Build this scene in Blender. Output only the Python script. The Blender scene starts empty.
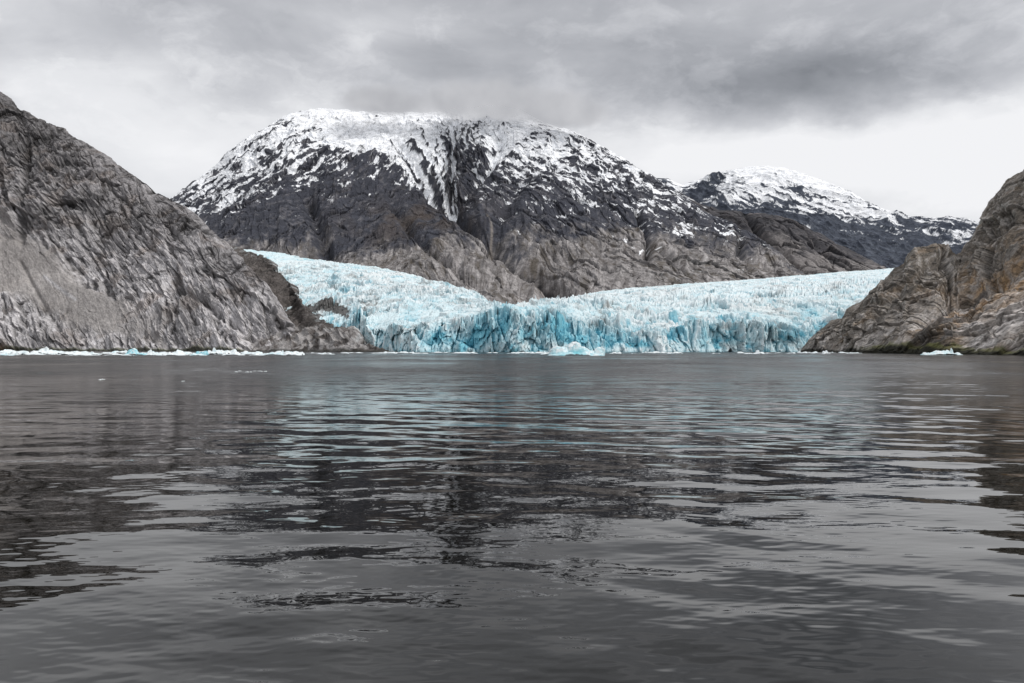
import bpy, math, random
import numpy as np

random.seed(7)
R = math.radians
W, H = 1024, 683
F = 796.0            # focal length in pixels (28 mm on a 36 mm sensor)
HOR = 348.5          # picture row of the horizon
CAM_Z = 4.0
scene = bpy.context.scene
col = scene.collection

# ------------------------------------------------------------------ noise
_rng = np.random.RandomState(11)
_perm = _rng.permutation(256).astype(np.int32)
_perm = np.concatenate([_perm, _perm, _perm])
_g = _rng.normal(size=(256, 3)).astype(np.float32)
_g /= np.linalg.norm(_g, axis=1)[:, None]
_rnd = _rng.rand(256).astype(np.float32)


from concurrent.futures import ThreadPoolExecutor
_pool = ThreadPoolExecutor(4)
_gx, _gy, _gz = [np.ascontiguousarray(_g[:, i]) for i in range(3)]


def _perlin(x, y, z):
    fx = np.floor(x); fy = np.floor(y); fz = np.floor(z)
    xf = x - fx; yf = y - fy; zf = z - fz
    xi = fx.astype(np.int32) & 255; yi = fy.astype(np.int32) & 255; zi = fz.astype(np.int32) & 255
    u = xf * xf * xf * (xf * (xf * 6 - 15) + 10)
    v = yf * yf * yf * (yf * (yf * 6 - 15) + 10)
    w = zf * zf * zf * (zf * (zf * 6 - 15) + 10)

    def col_(dx, dy):
        hh = _perm[_perm[xi + dx] + yi + dy] + zi
        r = []
        for dz in (0, 1):
            h = _perm[hh + dz]
            r.append(_gx[h] * (xf - dx) + _gy[h] * (yf - dy) + _gz[h] * (zf - dz))
        return r[0] + (r[1] - r[0]) * w
    c00 = col_(0, 0); c10 = col_(1, 0); c01 = col_(0, 1); c11 = col_(1, 1)
    x0 = c00 + (c10 - c00) * u; x1 = c01 + (c11 - c01) * u
    return (x0 + (x1 - x0) * v) * np.float32(1.5)


def _split(fn, arrs):
    arrs = np.broadcast_arrays(*[np.asarray(a, np.float32) for a in arrs])
    n = arrs[0].shape[0]
    if arrs[0].size < 50000: return fn(*arrs)
    cut = np.linspace(0, n, 13).astype(int)
    parts = list(_pool.map(lambda i: fn(*[a[cut[i]:cut[i + 1]] for a in arrs]), range(12)))
    if isinstance(parts[0], tuple): return tuple(np.concatenate([p[k] for p in parts]) for k in range(len(parts[0])))
    return np.concatenate(parts)


def perlin(x, y, z):
    return _split(_perlin, (x, y, z))


def fbm(x, y, z, octv=4, gain=0.5, lac=2.03):
    s = 0; a = 1.0; t = 0
    for i in range(octv):
        s = s + a * perlin(x + 17.3 * i, y - 9.1 * i, z + 4.7 * i)
        t += a; a *= gain
        x = x * lac; y = y * lac; z = z * lac
    return s / t * 1.5


def ridged(x, y, z, octv=4, gain=0.5, lac=2.07):
    s = 0; a = 1.0; t = 0; w = 1.0
    for i in range(octv):
        n = 1 - np.abs(perlin(x + 31.7 * i, y + 3.3 * i, z - 8.9 * i)) * 2.0
        n = n * n * np.sign(n)
        s = s + a * n * w
        w = np.clip(n * 1.4, 0, 1)
        t += a; a *= gain
        x = x * lac; y = y * lac; z = z * lac
    return s / t


def _vor(x, y, seed):
    xi = np.floor(x).astype(np.int32); yi = np.floor(y).astype(np.int32); sd = int(seed.flat[0])
    f1 = np.full(x.shape, 9.0, np.float32); f2 = f1.copy(); rh = np.zeros(x.shape, np.int32)
    ox = np.zeros(x.shape, np.float32); oy = ox.copy()
    for dx in (-1, 0, 1):
        for dy in (-1, 0, 1):
            cx = xi + dx; cy = yi + dy
            h = _perm[_perm[(cx + sd) & 255] + (cy & 255)]
            ex = x - cx - _rnd[h]; ey = y - cy - _rnd[(h + 57) & 255]
            d = ex * ex + ey * ey
            new = d < f1
            f2 = np.where(new, f1, np.minimum(f2, d))
            rh = np.where(new, h, rh); ox = np.where(new, ex, ox); oy = np.where(new, ey, oy)
            f1 = np.where(new, d, f1)
    return np.sqrt(f1), np.sqrt(f2), _rnd[(rh + 101) & 255], ox * (_rnd[(rh + 31) & 255] - .5) + oy * (_rnd[(rh + 77) & 255] - .5)


def voronoi(x, y, seed=0):
    """2-D cellular noise: F1, F2 and a random value of the nearest cell."""
    return _split(_vor, (x, y, np.full((x.shape[0], 1), seed, np.float32)))[:3]


def facet(x, y, seed=0, tilt=2.0, crack=.25):
    """angular blocks: every cell is a plane at its own height and tilt, with a crack round it"""
    f1, f2, rv, tl = _split(_vor, (x, y, np.full((x.shape[0], 1), seed, np.float32)))
    return (rv - .5) + tl * tilt - crack * sstep(.16, 0, f2 - f1)


def sstep(a, b, x):
    t = np.clip((x - a) / (b - a), 0, 1)
    return t * t * (3 - 2 * t)


def mixc(a, b, m):
    return a * (1 - m[..., None]) + np.asarray(b, np.float32) * m[..., None]


def poly(pts, x):
    p = np.array(pts, float)
    return np.interp(x, p[:, 0], p[:, 1])


def seg_dist(x, y, pts):
    """distance (in picture degrees of arc, expressed as pixels) to a polyline, and position along it"""
    best = np.full(x.shape, 1e9, np.float32); along = np.zeros(x.shape, np.float32)
    n = len(pts) - 1
    for i in range(n):
        ax, ay = pts[i]; bx, by = pts[i + 1]
        dx, dy = bx - ax, by - ay
        t = np.clip(((x - ax) * dx + (y - ay) * dy) / (dx * dx + dy * dy), 0, 1)
        d = np.hypot(x - ax - t * dx, y - ay - t * dy)
        m = d < best
        best = np.where(m, d, best); along = np.where(m, (i + t) / n, along)
    return best, along


# ------------------------------------------------------------------ world points from bearings
def ray(px, py, D):
    return np.stack([(px - 512.0) / F * D, D * np.ones_like(px), CAM_Z + (HOR - py) / F * D], -1)


def bearing(P):
    return 512 + F * P[..., 0] / P[..., 1], HOR - F * (P[..., 2] - CAM_Z) / P[..., 1]


def loft(pxs, rows, segs):
    """rows: list of (list of (px,py,D)); interpolated across in world space -> grid (nv, nu, 3)"""
    L = []
    for r in rows:
        a = np.array(r, float)
        py = np.interp(pxs, a[:, 0], a[:, 1]); D = np.interp(pxs, a[:, 0], a[:, 2])
        L.append(ray(pxs, py, D))
    out = []
    for i, n in enumerate(segs):
        for k in range(n):
            t = k / n
            out.append(L[i] * (1 - t) + L[i + 1] * t)
    out.append(L[-1])
    return np.array(out, np.float32)


def blur_rows(P, n, it=1):
    for _ in range(it):
        Q = P.copy()
        c = np.cumsum(np.concatenate([np.repeat(P[:1], n + 1, 0), P, np.repeat(P[-1:], n, 0)], 0), 0)
        Q = (c[2 * n + 1:] - c[:-2 * n - 1]) / (2 * n + 1)
        P = Q
    return P


def grid_normals(P):
    du = np.gradient(P, axis=1); dv = np.gradient(P, axis=0)
    n = np.cross(du, dv)
    n /= np.linalg.norm(n, axis=2)[..., None] + 1e-9
    return n


def box_blur(a, n):
    for ax in (0, 1):
        pad = [(0, 0), (0, 0)]; pad[ax] = (n + 1, n)
        c = np.cumsum(np.pad(a, pad, mode='edge').astype(np.float64), axis=ax)
        if ax == 0: a = (c[2 * n + 1:] - c[:-2 * n - 1]) / (2 * n + 1)
        else: a = (c[:, 2 * n + 1:] - c[:, :-2 * n - 1]) / (2 * n + 1)
    return a.astype(np.float32)


def grid_mesh(name, P, C, mat, smooth=False, wrap=False, parent=None, attrs=None):
    nv, nu = P.shape[:2]
    me = bpy.data.meshes.new(name)
    me.vertices.add(nv * nu)
    me.vertices.foreach_set('co', np.ascontiguousarray(P.reshape(-1, 3), np.float32).ravel())
    idx = np.arange(nv * nu, dtype=np.int32).reshape(nv, nu)
    if wrap:
        idx = np.concatenate([idx, idx[:, :1]], 1)
    q = np.stack([idx[:-1, :-1], idx[:-1, 1:], idx[1:, 1:], idx[1:, :-1]], -1).reshape(-1, 4)
    me.loops.add(q.size); me.loops.foreach_set('vertex_index', q.ravel())
    me.polygons.add(len(q))
    me.polygons.foreach_set('loop_start', np.arange(0, q.size, 4, dtype=np.int32))
    me.polygons.foreach_set('loop_total', np.full(len(q), 4, np.int32))
    me.polygons.foreach_set('use_smooth', np.full(len(q), smooth, bool))
    if C is not None:
        a = me.attributes.new('tone', 'FLOAT_COLOR', 'POINT')
        c4 = np.ones((nv * nu, 4), np.float32); c4[:, :3] = C.reshape(-1, 3)
        a.data.foreach_set('color', c4.ravel())
    for k, v in (attrs or {}).items():
        a = me.attributes.new(k, 'FLOAT', 'POINT')
        a.data.foreach_set('value', np.ascontiguousarray(v, np.float32).ravel())
    me.update(calc_edges=True); me.validate()
    me.materials.append(mat)
    o = bpy.data.objects.new(name, me); col.objects.link(o)
    if parent: o.parent = parent
    return o


# ------------------------------------------------------------------ materials
class NT:
    def __init__(s, nt):
        s.nt = nt; nt.nodes.clear()
    def n(s, t, **kw):
        nd = s.nt.nodes.new(t)
        for k, v in kw.items():
            if k == 'ins':
                for i, x in v.items():
                    if hasattr(x, 'links'): s.nt.links.new(x, nd.inputs[i])
                    else: nd.inputs[i].default_value = x
            else: setattr(nd, k, v)
        return nd
    def math(s, op, a, b=0.0, c=0.0, clamp=False):
        return s.n('ShaderNodeMath', operation=op, use_clamp=clamp, ins={0: a, 1: b, 2: c}).outputs[0]
    def vec(s, op, a, b):
        return s.n('ShaderNodeVectorMath', operation=op, ins={0: a, 1: b})
    def mix(s, f, a, b, blend='MIX'):
        m = s.n('ShaderNodeMix', data_type='RGBA', blend_type=blend, clamp_factor=True)
        for i, x in ((0, f), (6, a), (7, b)):
            if hasattr(x, 'links'): s.nt.links.new(x, m.inputs[i])
            else: m.inputs[i].default_value = x
        return m.outputs[2]


def surface_material(name, s1, s2, amount, bump, rough=0.9, spec=0.25, angle=0.0, stretch=(1, 1, 1)):
    m = bpy.data.materials.new(name); m.use_nodes = True
    t = NT(m.node_tree)
    geo = t.n('ShaderNodeNewGeometry')
    att = t.n('ShaderNodeAttribute', attribute_name='tone')
    ca, sa = math.cos(R(angle)), math.sin(R(angle))
    da = t.vec('DOT_PRODUCT', geo.outputs['Position'], (ca * stretch[0], 0, sa * stretch[0])).outputs['Value']
    dy = t.vec('DOT_PRODUCT', geo.outputs['Position'], (0, stretch[1], 0)).outputs['Value']
    db = t.vec('DOT_PRODUCT', geo.outputs['Position'], (-sa * stretch[2], 0, ca * stretch[2])).outputs['Value']
    mp = t.n('ShaderNodeCombineXYZ', ins={0: da, 1: dy, 2: db}).outputs[0]
    n1 = t.n('ShaderNodeTexNoise', ins={0: mp, 'Scale': s1, 'Detail': 6.0, 'Roughness': 0.65}).outputs['Fac']
    n2 = t.n('ShaderNodeTexNoise', ins={0: mp, 'Scale': s2, 'Detail': 4.0, 'Roughness': 0.7}).outputs['Fac']
    v = t.math('ADD', t.math('MULTIPLY', n1, 0.5), t.math('MULTIPLY', n2, 0.5))
    k = t.n('ShaderNodeMapRange', ins={0: v, 1: 0.3, 2: 0.7, 3: 1 - amount, 4: 1 + amount}).outputs[0]
    cc = t.vec('SCALE', att.outputs['Color'], (0, 0, 0)); t.nt.links.new(k, cc.inputs['Scale'])
    b = t.n('ShaderNodeBump', ins={'Strength': 1.0, 'Distance': bump, 'Height': v})
    p = t.n('ShaderNodeBsdfPrincipled', ins={'Base Color': cc.outputs[0], 'Roughness': rough,
                                           'Specular IOR Level': spec, 'Normal': b.outputs[0]})
    o = t.n('ShaderNodeOutputMaterial', ins={0: p.outputs[0]})
    return m


def structure(o, label=None):
    o['kind'] = 'structure'
    if label: o['label'] = label
    return o


def thing(o, label, cat, group=None):
    o['label'] = label; o['category'] = cat
    if group: o['group'] = group
    return o


C3 = lambda *a: np.array(a, np.float32)

# ================================================================== left hillside
def build_left():
    px = np.linspace(-520, 312, 1150)
    ridge = [(-520, -60, 1500), (-300, -30, 1650), (-120, 35, 1800), (-60, 62, 1850), (-20, 84, 1900), (0, 94, 1900), (8, 99, 1890), (20, 111, 1870),
             (40, 121, 1830), (48, 124, 1820), (62, 128, 1800), (72, 136, 1780), (85, 143, 1750), (100, 152, 1720), (115, 163, 1690), (130, 173, 1660),
             (145, 182, 1630), (160, 193, 1600), (172, 200, 1570), (186, 207, 1540), (200, 219, 1500), (215, 233, 1450), (235, 252, 1380),
             (250, 268, 1320), (262, 282, 1270), (275, 300, 1210), (288, 320, 1150), (298, 338, 1090), (303, 350, 1060), (312, 372, 1040)]
    shore = [(-520, 355, 700), (-300, 354, 880), (0, 351, 1300), (150, 351.2, 1180), (303, 351.5, 1020), (312, 378, 1010)]
    under = [(a, b + 9, c * .985) for a, b, c in shore]
    def between(t, dd):
        out = []
        for x in np.linspace(-520, 312, 60):
            r = (np.interp(x, [p[0] for p in ridge], [p[1] for p in ridge]), np.interp(x, [p[0] for p in ridge], [p[2] for p in ridge]))
            s = (np.interp(x, [p[0] for p in shore], [p[1] for p in shore]), np.interp(x, [p[0] for p in shore], [p[2] for p in shore]))
            out.append((x, s[0] * (1 - t) + r[0] * t, s[1] * (1 - dd) + r[1] * dd))
        return out
    back = [(a, b + 150, c + 500) for a, b, c in ridge]
    P = loft(px, [under, shore, between(.35, .3), between(.75, .62), ridge, back], [14, 220, 260, 190, 40])
    N = grid_normals(P)
    ix, iy = bearing(P)
    X, Y, Z = P[..., 0], P[..., 1], P[..., 2]
    # warp, and the direction in which the slabs dip: down to the right
    wx = fbm(X / 260, Y / 260, Z / 260, 2) * 11
    wz = fbm(X / 260 + 9, Y / 260, Z / 260, 2) * 11
    ang = R(-44)
    XX = X + wx; ZZ = Z + wz + (Y - 1300) * .12
    a = XX * math.cos(ang) + ZZ * math.sin(ang)
    b = -XX * math.sin(ang) + ZZ * math.cos(ang)
    jx = fbm(X / 30, Y / 30, Z / 30, 3) * 4; jz = fbm(X / 30 + 5, Y / 30, Z / 30, 3) * 1.6
    d = fbm(X / 300, Y / 300, Z / 300, 3) * 26
    d += facet((a + jx * 2) / 230, (b + jz * 2) / 40, 3, 1.6, .06) * 9
    d += facet((a + jx) / 90, (b + jz) / 14, 9, 1.8, .08) * 6
    d += facet((a + jx * .5) / 36, (b + jz * .5) / 5.5, 21, 2.0, .12) * 3.4
    d += ridged(a / 130, b / 18, Y / 110, 5, gain=.66) * 8.5
    hgt_ = sstep(90, 330, Z + fbm(X / 120, Y / 120, Z / 120, 2) * 120)
    d += facet((X + jx * 2) / 42, (Z + jz * 2) / 26, 61, 2.0, .15) * 9 * hgt_ + facet((X + jx) / 16, (Z + jz) / 11, 66, 2.0, .15) * 3.4 * (.3 + .7 * hgt_)
    s = b / 26 + fbm(a / 140, b / 60, Y / 90, 2) * 1.2
    saw = s - np.floor(s)
    ms = (1 - .7 * hgt_) * sstep(-.1, .35, fbm(X / 120 + 3, Y / 120, Z / 120, 2))
    d += (saw ** 1.6) * 7 * ms
    # scree apron, lower left
    sc = fbm(X / 90, Y / 90 + 7, Z / 90, 3)
    scree = sstep(-6, 8, iy - (222 + ix * .62 + sc * 18)) * sstep(10, -8, iy - (292 + ix * .34 + sc * 16)) * sstep(165, 120, ix + sc * 30)
    scree = np.maximum(scree, .75 * sstep(.1, .6, 1 - np.abs((iy - (218 + ix * .80 + sc * 10)) / 9)) * sstep(235, 150, ix))
    fine = fbm(X / 9, Y / 9, Z / 9, 3) * 1.6
    d = d * (1 - .85 * scree) + fine * (1 - .5 * scree)
    # cross gullies
    for pts, wd, dep in (([(18, 110), (27, 135), (27, 200), (20, 240)], 5, 13), ([(60, 330), (40, 300), (20, 262)], 2.5, 5),
                         ([(170, 215), (172, 250), (180, 285), (170, 350)], 5, 6), ([(178, 288), (225, 320), (262, 345)], 4, 10)):
        dist, _ = seg_dist(ix + wx * .05, iy + wz * .05, pts)
        d -= dep * np.exp(-(dist / wd) ** 2)
    hi = d - box_blur(d, 6)
    lo = d - box_blur(d, 26)
    rdg = np.interp(ix, [p[0] for p in ridge], [p[1] for p in ridge])
    P = P + N * (d * sstep(-2, 25, Z + 8) * (.35 + .65 * sstep(0, 22, iy - rdg)))[..., None]
    # colours
    big = fbm(X / 150, Y / 150, Z / 150 + 3, 4)
    med = fbm(a / 75, b / 15, Y / 60, 5, gain=.62)
    fin = fbm(a / 22, b / 5, Y / 16, 4, gain=.65)
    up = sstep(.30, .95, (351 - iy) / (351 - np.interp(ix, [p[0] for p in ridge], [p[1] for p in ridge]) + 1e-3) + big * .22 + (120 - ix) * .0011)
    C = np.ones(P.shape, np.float32) * C3(.43, .415, .42)
    C = mixc(C, C3(.58, .565, .575), sstep(.0, .5, fin + .6 * med) * (1 - .5 * up))
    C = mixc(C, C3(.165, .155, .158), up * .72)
    lines = fbm(a / 60, b / 3.6, Y / 40, 4, gain=.7) * 1.3
    C = mixc(C, C3(.06, .055, .055), sstep(.12, .5, -lines) * .45 * (1 - .6 * hgt_))
    C = mixc(C, C3(.60, .58, .59), sstep(.15, .5, lines) * .32 * (1 - .6 * up))
    C = mixc(C, C3(.22, .18, .155), sstep(.12, .5, fbm(X / 60 + 4, Y / 60, Z / 45, 4)) * .5)
    C = mixc(C, C3(.07, .066, .066), sstep(.26, .7, -med - .1 + .3 * up) * .65)
    C = mixc(C, C3(.05, .046, .044), sstep(.8, 4.5, -lo / 2.5 - hi) * .6)  # hollows painted darker: crevice shadow together with lichen and wet
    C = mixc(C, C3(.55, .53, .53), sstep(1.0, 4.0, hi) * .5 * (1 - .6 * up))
    C = mixc(C, C3(.29, .272, .262) + 0 * C, scree * .9)
    big2 = fbm(X / 110 + 9, Y / 110, Z / 75, 4, gain=.6)
    C = C * (1 - .42 * sstep(.05, .45, big2) * (1 - scree))[..., None] * (1 + .22 * sstep(.0, .45, -big2))[..., None]
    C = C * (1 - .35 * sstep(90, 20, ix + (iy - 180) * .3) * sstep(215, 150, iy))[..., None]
    dist, _ = seg_dist(ix, iy, [(44, 276), (58, 287), (74, 298)])
    C = mixc(C, C3(.42, .41, .42), np.exp(-(dist / 1.7) ** 2) * .9)
    C = mixc(C, C3(.075, .085, .03), sstep(4.5, 2.5, Z + fin * 1.5) * .7)
    C = mixc(C, C3(.03, .03, .025), sstep(3.0, 1, Z) * .8)
    C = mixc(C, C3(.15, .095, .06), np.exp(-(((ix - 3) / 9) ** 2 + ((iy - 348) / 3) ** 2)) * .8)
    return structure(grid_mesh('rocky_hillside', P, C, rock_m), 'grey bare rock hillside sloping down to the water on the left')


# ================================================================== right hillside
def build_right():
    px = np.linspace(796, 1620, 1150)
    px = 796 + (np.linspace(0, 1, 1150) ** 1.5) * 820
    ridge = [(796, 362, 905), (801, 350, 895), (808, 342, 890), (820, 331, 880), (832, 322, 870), (842, 318, 865), (850, 309, 860), (861, 303, 855), (870, 292, 852),
             (876, 288, 850), (884, 276, 846), (893, 268, 842), (903, 263, 838), (908, 254, 834), (915, 248, 830), (926, 247, 826), (936, 243, 822), (944, 244, 820),
             (950, 249, 818), (956, 254, 816), (962, 252, 822), (968, 244, 830), (975, 238, 835), (979, 228, 838), (984, 222, 838), (989, 208, 838), (996, 200, 835),
             (1003, 190, 832), (1010, 180, 828), (1024, 173, 820), (1050, 148, 800), (1090, 92, 780), (1140, 35, 750), (1250, -40, 700), (1620, -120, 560)]
    shore = [(796, 366, 900), (800, 352, 890), (830, 352.6, 780), (862, 353.2, 680), (900, 353.6, 620), (950, 354.3, 545), (1024, 355.5, 455),
             (1200, 359, 320), (1620, 366, 200)]
    under = [(a, b + 12, c * .985) for a, b, c in shore]
    rx = [p[0] for p in ridge]; sx = [p[0] for p in shore]
    def between(t, dd, bulge=0):
        out = []
        for x in np.concatenate([np.linspace(796, 1100, 60), np.linspace(1120, 1620, 12)]):
            ry = np.interp(x, rx, [p[1] for p in ridge]); rd = np.interp(x, rx, [p[2] for p in ridge])
            sy = np.interp(x, sx, [p[1] for p in shore]); sd = np.interp(x, sx, [p[2] for p in shore])
            out.append((x, sy * (1 - t) + ry * t, sd * (1 - dd) + rd * dd))
        return out
    back = [(a, b + 160, c + 400) for a, b, c in ridge]
    P = loft(px, [under, shore, between(.3, .3), between(.7, .66), ridge, back], [14, 200, 240, 180, 40])
    N = grid_normals(P)
    ix, iy = bearing(P)
    X, Y, Z = P[..., 0], P[..., 1], P[..., 2]
    wx = fbm(X / 130, Y / 130, Z / 130, 2) * 5
    wz = fbm(X / 130 + 9, Y / 130, Z / 130, 2) * 5
    ang = R(38)
    XX = X + wx; ZZ = Z + wz - (Y - 700) * .10
    a = XX * math.cos(ang) + ZZ * math.sin(ang)
    b = -XX * math.sin(ang) + ZZ * math.cos(ang)
    jx = fbm(X / 16, Y / 16, Z / 16, 3) * 2; jz = fbm(X / 16 + 5, Y / 16, Z / 16, 3) * .8
    d = fbm(X / 130, Y / 130, Z / 130, 3) * 7
    d += facet((a + jx * 2) / 140, (b + jz * 2) / 20, 5, 1.6, .04) * 6
    d += facet((a + jx) / 55, (b + jz) / 7, 15, 1.8, .05) * 3.4
    d += facet((a + jx * .5) / 20, (b + jz * .5) / 2.6, 25, 2.0, .1) * 1.6
    d += ridged(a / 75, b / 9, Y / 70, 5, gain=.68) * 5.2
    d += facet((X + jx * 2) / 17, (Z + jz * 2) / 12, 61, 2.2, .08) * 2.6 + facet((X + jx) / 7, (Z + jz) / 5, 66, 2.2, .08) * 1.1
    s = b / 15 + fbm(a / 80, b / 40, Y / 60, 2) * 1.2
    saw = s - np.floor(s)
    d += (saw ** 1.7) * 3.6 * sstep(-.3, .3, fbm(X / 60, Y / 60, Z / 60 + 8, 2))
    # gully line from the saddle behind the hump down to the water, and a few ledges
    for pts, wd, dep in (([(958, 250), (925, 268), (900, 290), (880, 318), (862, 338)], 4, 9), ([(1024, 262), (985, 288), (950, 305), (925, 330)], 6, 10),
                         ([(842, 318), (870, 308), (900, 300)], 3, 6), ([(1010, 215), (985, 240), (965, 262)], 4, 8)):
        dist, _ = seg_dist(ix + wx * .12, iy + wz * .12, pts)
        d -= dep * np.exp(-(dist / wd) ** 2)
    hi = d - box_blur(d, 6); lo = d - box_blur(d, 24)
    rdg = np.interp(ix, rx, [p[1] for p in ridge])
    P = P + N * (d * sstep(-2, 18, Z + 6) * (.35 + .65 * sstep(0, 18, iy - rdg)))[..., None]
    big = fbm(X / 70, Y / 70, Z / 70 + 3, 4)
    med = fbm(a / 46, b / 9, Y / 36, 5, gain=.62)
    fin = fbm(a / 14, b / 3, Y / 10, 4, gain=.65)
    lines = fbm(a / 34, b / 1.9, Y / 20, 4, gain=.7) * 1.3
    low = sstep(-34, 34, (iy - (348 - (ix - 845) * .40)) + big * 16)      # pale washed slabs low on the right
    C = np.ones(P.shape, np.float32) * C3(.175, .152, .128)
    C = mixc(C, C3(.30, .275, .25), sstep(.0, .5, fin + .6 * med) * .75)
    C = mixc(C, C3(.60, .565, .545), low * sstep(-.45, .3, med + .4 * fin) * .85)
    och = np.exp(-(((ix + (iy - 300) * 1.0 - 985) / 32) ** 2 + ((iy - 285) / 52) ** 2))
    C = mixc(C, C3(.42, .26, .12), np.clip(och * 1.7, 0, 1) * sstep(-.3, .25, fbm(a / 30, b / 10, Y / 20 + 5, 4)) * .8)
    C = mixc(C, C3(.30, .21, .13), sstep(.15, .5, fbm(X / 40 + 4, Y / 40, Z / 25, 4)) * .4)
    C = mixc(C, C3(.05, .045, .04), sstep(.12, .5, -med - .1) * .8)
    C = mixc(C, C3(.06, .055, .05), sstep(.1, .45, -lines) * .6)
    C = mixc(C, C3(.55, .52, .50), sstep(.15, .5, lines) * .4)
    C = mixc(C, C3(.035, .032, .03), sstep(.6, 2.8, -lo * .4 - hi) * .5)  # shadow, lichen and wet of the recesses put into the colour
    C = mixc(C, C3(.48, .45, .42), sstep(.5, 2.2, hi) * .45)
    sc = np.exp(-(seg_dist(ix, iy, [(960, 262), (1000, 262), (1040, 240)])[0] / 10) ** 2)
    C = mixc(C, C3(.17, .155, .14), sc * .6)
    C = mixc(C, C3(.10, .105, .028), sstep(4.8, 3.0, Z + fin * 1.4 + med) * .75 * sstep(845, 880, ix))
    C = mixc(C, C3(.018, .017, .012), sstep(3.0, 1.4, Z + fin * .8) * .95)
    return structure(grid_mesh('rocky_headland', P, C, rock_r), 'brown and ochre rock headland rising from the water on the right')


# ================================================================== main mountain
def build_mountain():
    px = np.linspace(90, 815, 1500)
    ridge = [(90, 262, 5200), (130, 235, 5300), (172, 200, 5400), (180, 192, 5450), (195, 180, 5500), (210, 170, 5550), (230, 152, 5600), (250, 138, 5700), (270, 125, 5750),
             (290, 115, 5800), (310, 110, 5800), (330, 109, 5850), (360, 112, 5850), (400, 113, 5850), (430, 114, 5850), (460, 109, 5800), (500, 105, 5750), (520, 109, 5700),
             (545, 122, 5600), (570, 130, 5550), (600, 145, 5450), (625, 158, 5350), (650, 173, 5250), (668, 187, 5200), (690, 201, 5100), (712, 214, 5000),
             (735, 224, 4900), (755, 237, 4750), (775, 250, 4600), (795, 266, 4450), (806, 275, 4400), (815, 290, 4350)]
    base = [(90, 330, 2450), (340, 320, 2400), (450, 330, 2080), (490, 338, 1780), (520, 338, 1880), (600, 330, 2380), (700, 318, 3000), (806, 305, 3600), (815, 302, 3600)]
    mid1 = [(90, 290, 3200), (240, 262, 3100), (340, 258, 3150), (430, 262, 2900), (470, 262, 2850), (500, 272, 2900), (540, 285, 3000), (580, 268, 3000), (640, 255, 3150), (700, 258, 3400),
            (806, 281, 3900), (815, 291, 3900)]
    mid2 = [(90, 272, 4300), (180, 222, 4500), (280, 200, 4300), (380, 196, 4300), (420, 205, 4300), (452, 212, 4500), (480, 200, 4300), (560, 195, 4200), (640, 205, 4150), (700, 232, 4200),
            (760, 256, 4250), (806, 278, 4200), (815, 291, 4200)]
    back = [(a, b + 60, c + 1500) for a, b, c in ridge]
    P = loft(px, [base, mid1, mid2, ridge, back], [170, 210, 260, 25])
    P = np.concatenate([blur_rows(P[:-30], 25, 2)[:-0 or None], P[-30:]], 0) if False else P
    N = grid_normals(P)
    N = np.stack([box_blur(N[..., i], 30) for i in range(3)], -1)
    N /= np.linalg.norm(N, axis=2)[..., None]
    ix, iy = bearing(P)
    X, Y, Z = P[..., 0], P[..., 1], P[..., 2]
    rdg = np.interp(ix, [p[0] for p in ridge], [p[1] for p in ridge])
    dep = iy - rdg                                   # how far below the crest
    wx = fbm(X / 600, Y / 600, Z / 600, 3) * 38
    wz = fbm(X / 600 + 9, Y / 600, Z / 600, 3) * 38
    # flank direction: slabs dip outward on either side of the summit
    th = np.interp(ix, [180, 300, 400, 470, 560, 800], [R(38), R(30), R(12), R(-14), R(-28), R(-30)])
    a = (X + wx) * np.cos(R(-30)) + (Z + wz) * np.sin(R(-30))
    b = -(X + wx) * np.sin(R(-30)) + (Z + wz) * np.cos(R(-30))
    a2 = (X + wx) * np.cos(R(33)) + (Z + wz) * np.sin(R(33))
    b2 = -(X + wx) * np.sin(R(33)) + (Z + wz) * np.cos(R(33))
    k = sstep(360, 480, ix)
    q = (5200.0 / Y) ** .8
    X_, Y_, Z_ = X * q, Y * q, Z * q; a, b, a2, b2 = a * q, b * q, a2 * q, b2 * q
    lay_l = facet(a2 / 260, b2 / 60, 3, 1.6, .1) + .5 * facet(a2 / 100, b2 / 22, 13, 2.0, .1)
    lay_r = facet(a / 260, b / 60, 5, 1.6, .1) + .5 * facet(a / 100, b / 22, 19, 2.0, .1)
    lay = lay_l * (1 - k) + lay_r * k
    gul = ridged((X_ + wx * .6) / 150, Z_ / 900 + 3, Y_ / 900, 4, gain=.62)
    gw = sstep(.0, .4, fbm(X / 600, Y / 600, Z / 400, 2) + .15)
    d = fbm(X / 900, Y / 900, Z / 900, 4) * 80
    d += (lay * 20 + gul * 26 * (gw + .35)
          + facet((X_ + wx) / 50, (Z_ + wz) / 44, 33, 2.0, .1) * 10
          + ridged(X_ / 110, Z_ / 110, Y_ / 160, 5, gain=.66) * 16) / q
    # the funnel of gullies below the summit
    fx, fy = 452.0, 222.0
    rr = np.hypot(ix - fx, iy - fy); fa = np.arctan2(ix - fx, fy - iy) * 1.0
    fan = ridged(fa * 8.5 + fbm(X / 150, Z / 110, Y / 250, 3) * 1.1, rr / 130, np.zeros_like(rr), 4, gain=.6)
    fm = sstep(1.0, .45, np.abs(fa + .05)) * sstep(130, 60, rr) * sstep(6, 25, rr)
    d += fan * 60 * fm
    tros = (([(400, 150), (425, 180), (445, 205), (452, 215), (470, 232), (500, 250), (530, 272), (560, 292)], 6, 80),
            ([(500, 140), (478, 175), (458, 205)], 6, 80), ([(520, 190), (500, 225), (495, 250)], 8, 40), ([(640, 205), (652, 235), (648, 262)], 3.5, 60),
            ([(648, 236), (672, 262), (690, 282)], 3.5, 65), ([(310, 200), (325, 240), (335, 262)], 7, 60), ([(740, 228), (742, 250), (752, 272)], 3.5, 50),
            ([(395, 205), (415, 240), (450, 270), (520, 300)], 5, 45))
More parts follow.
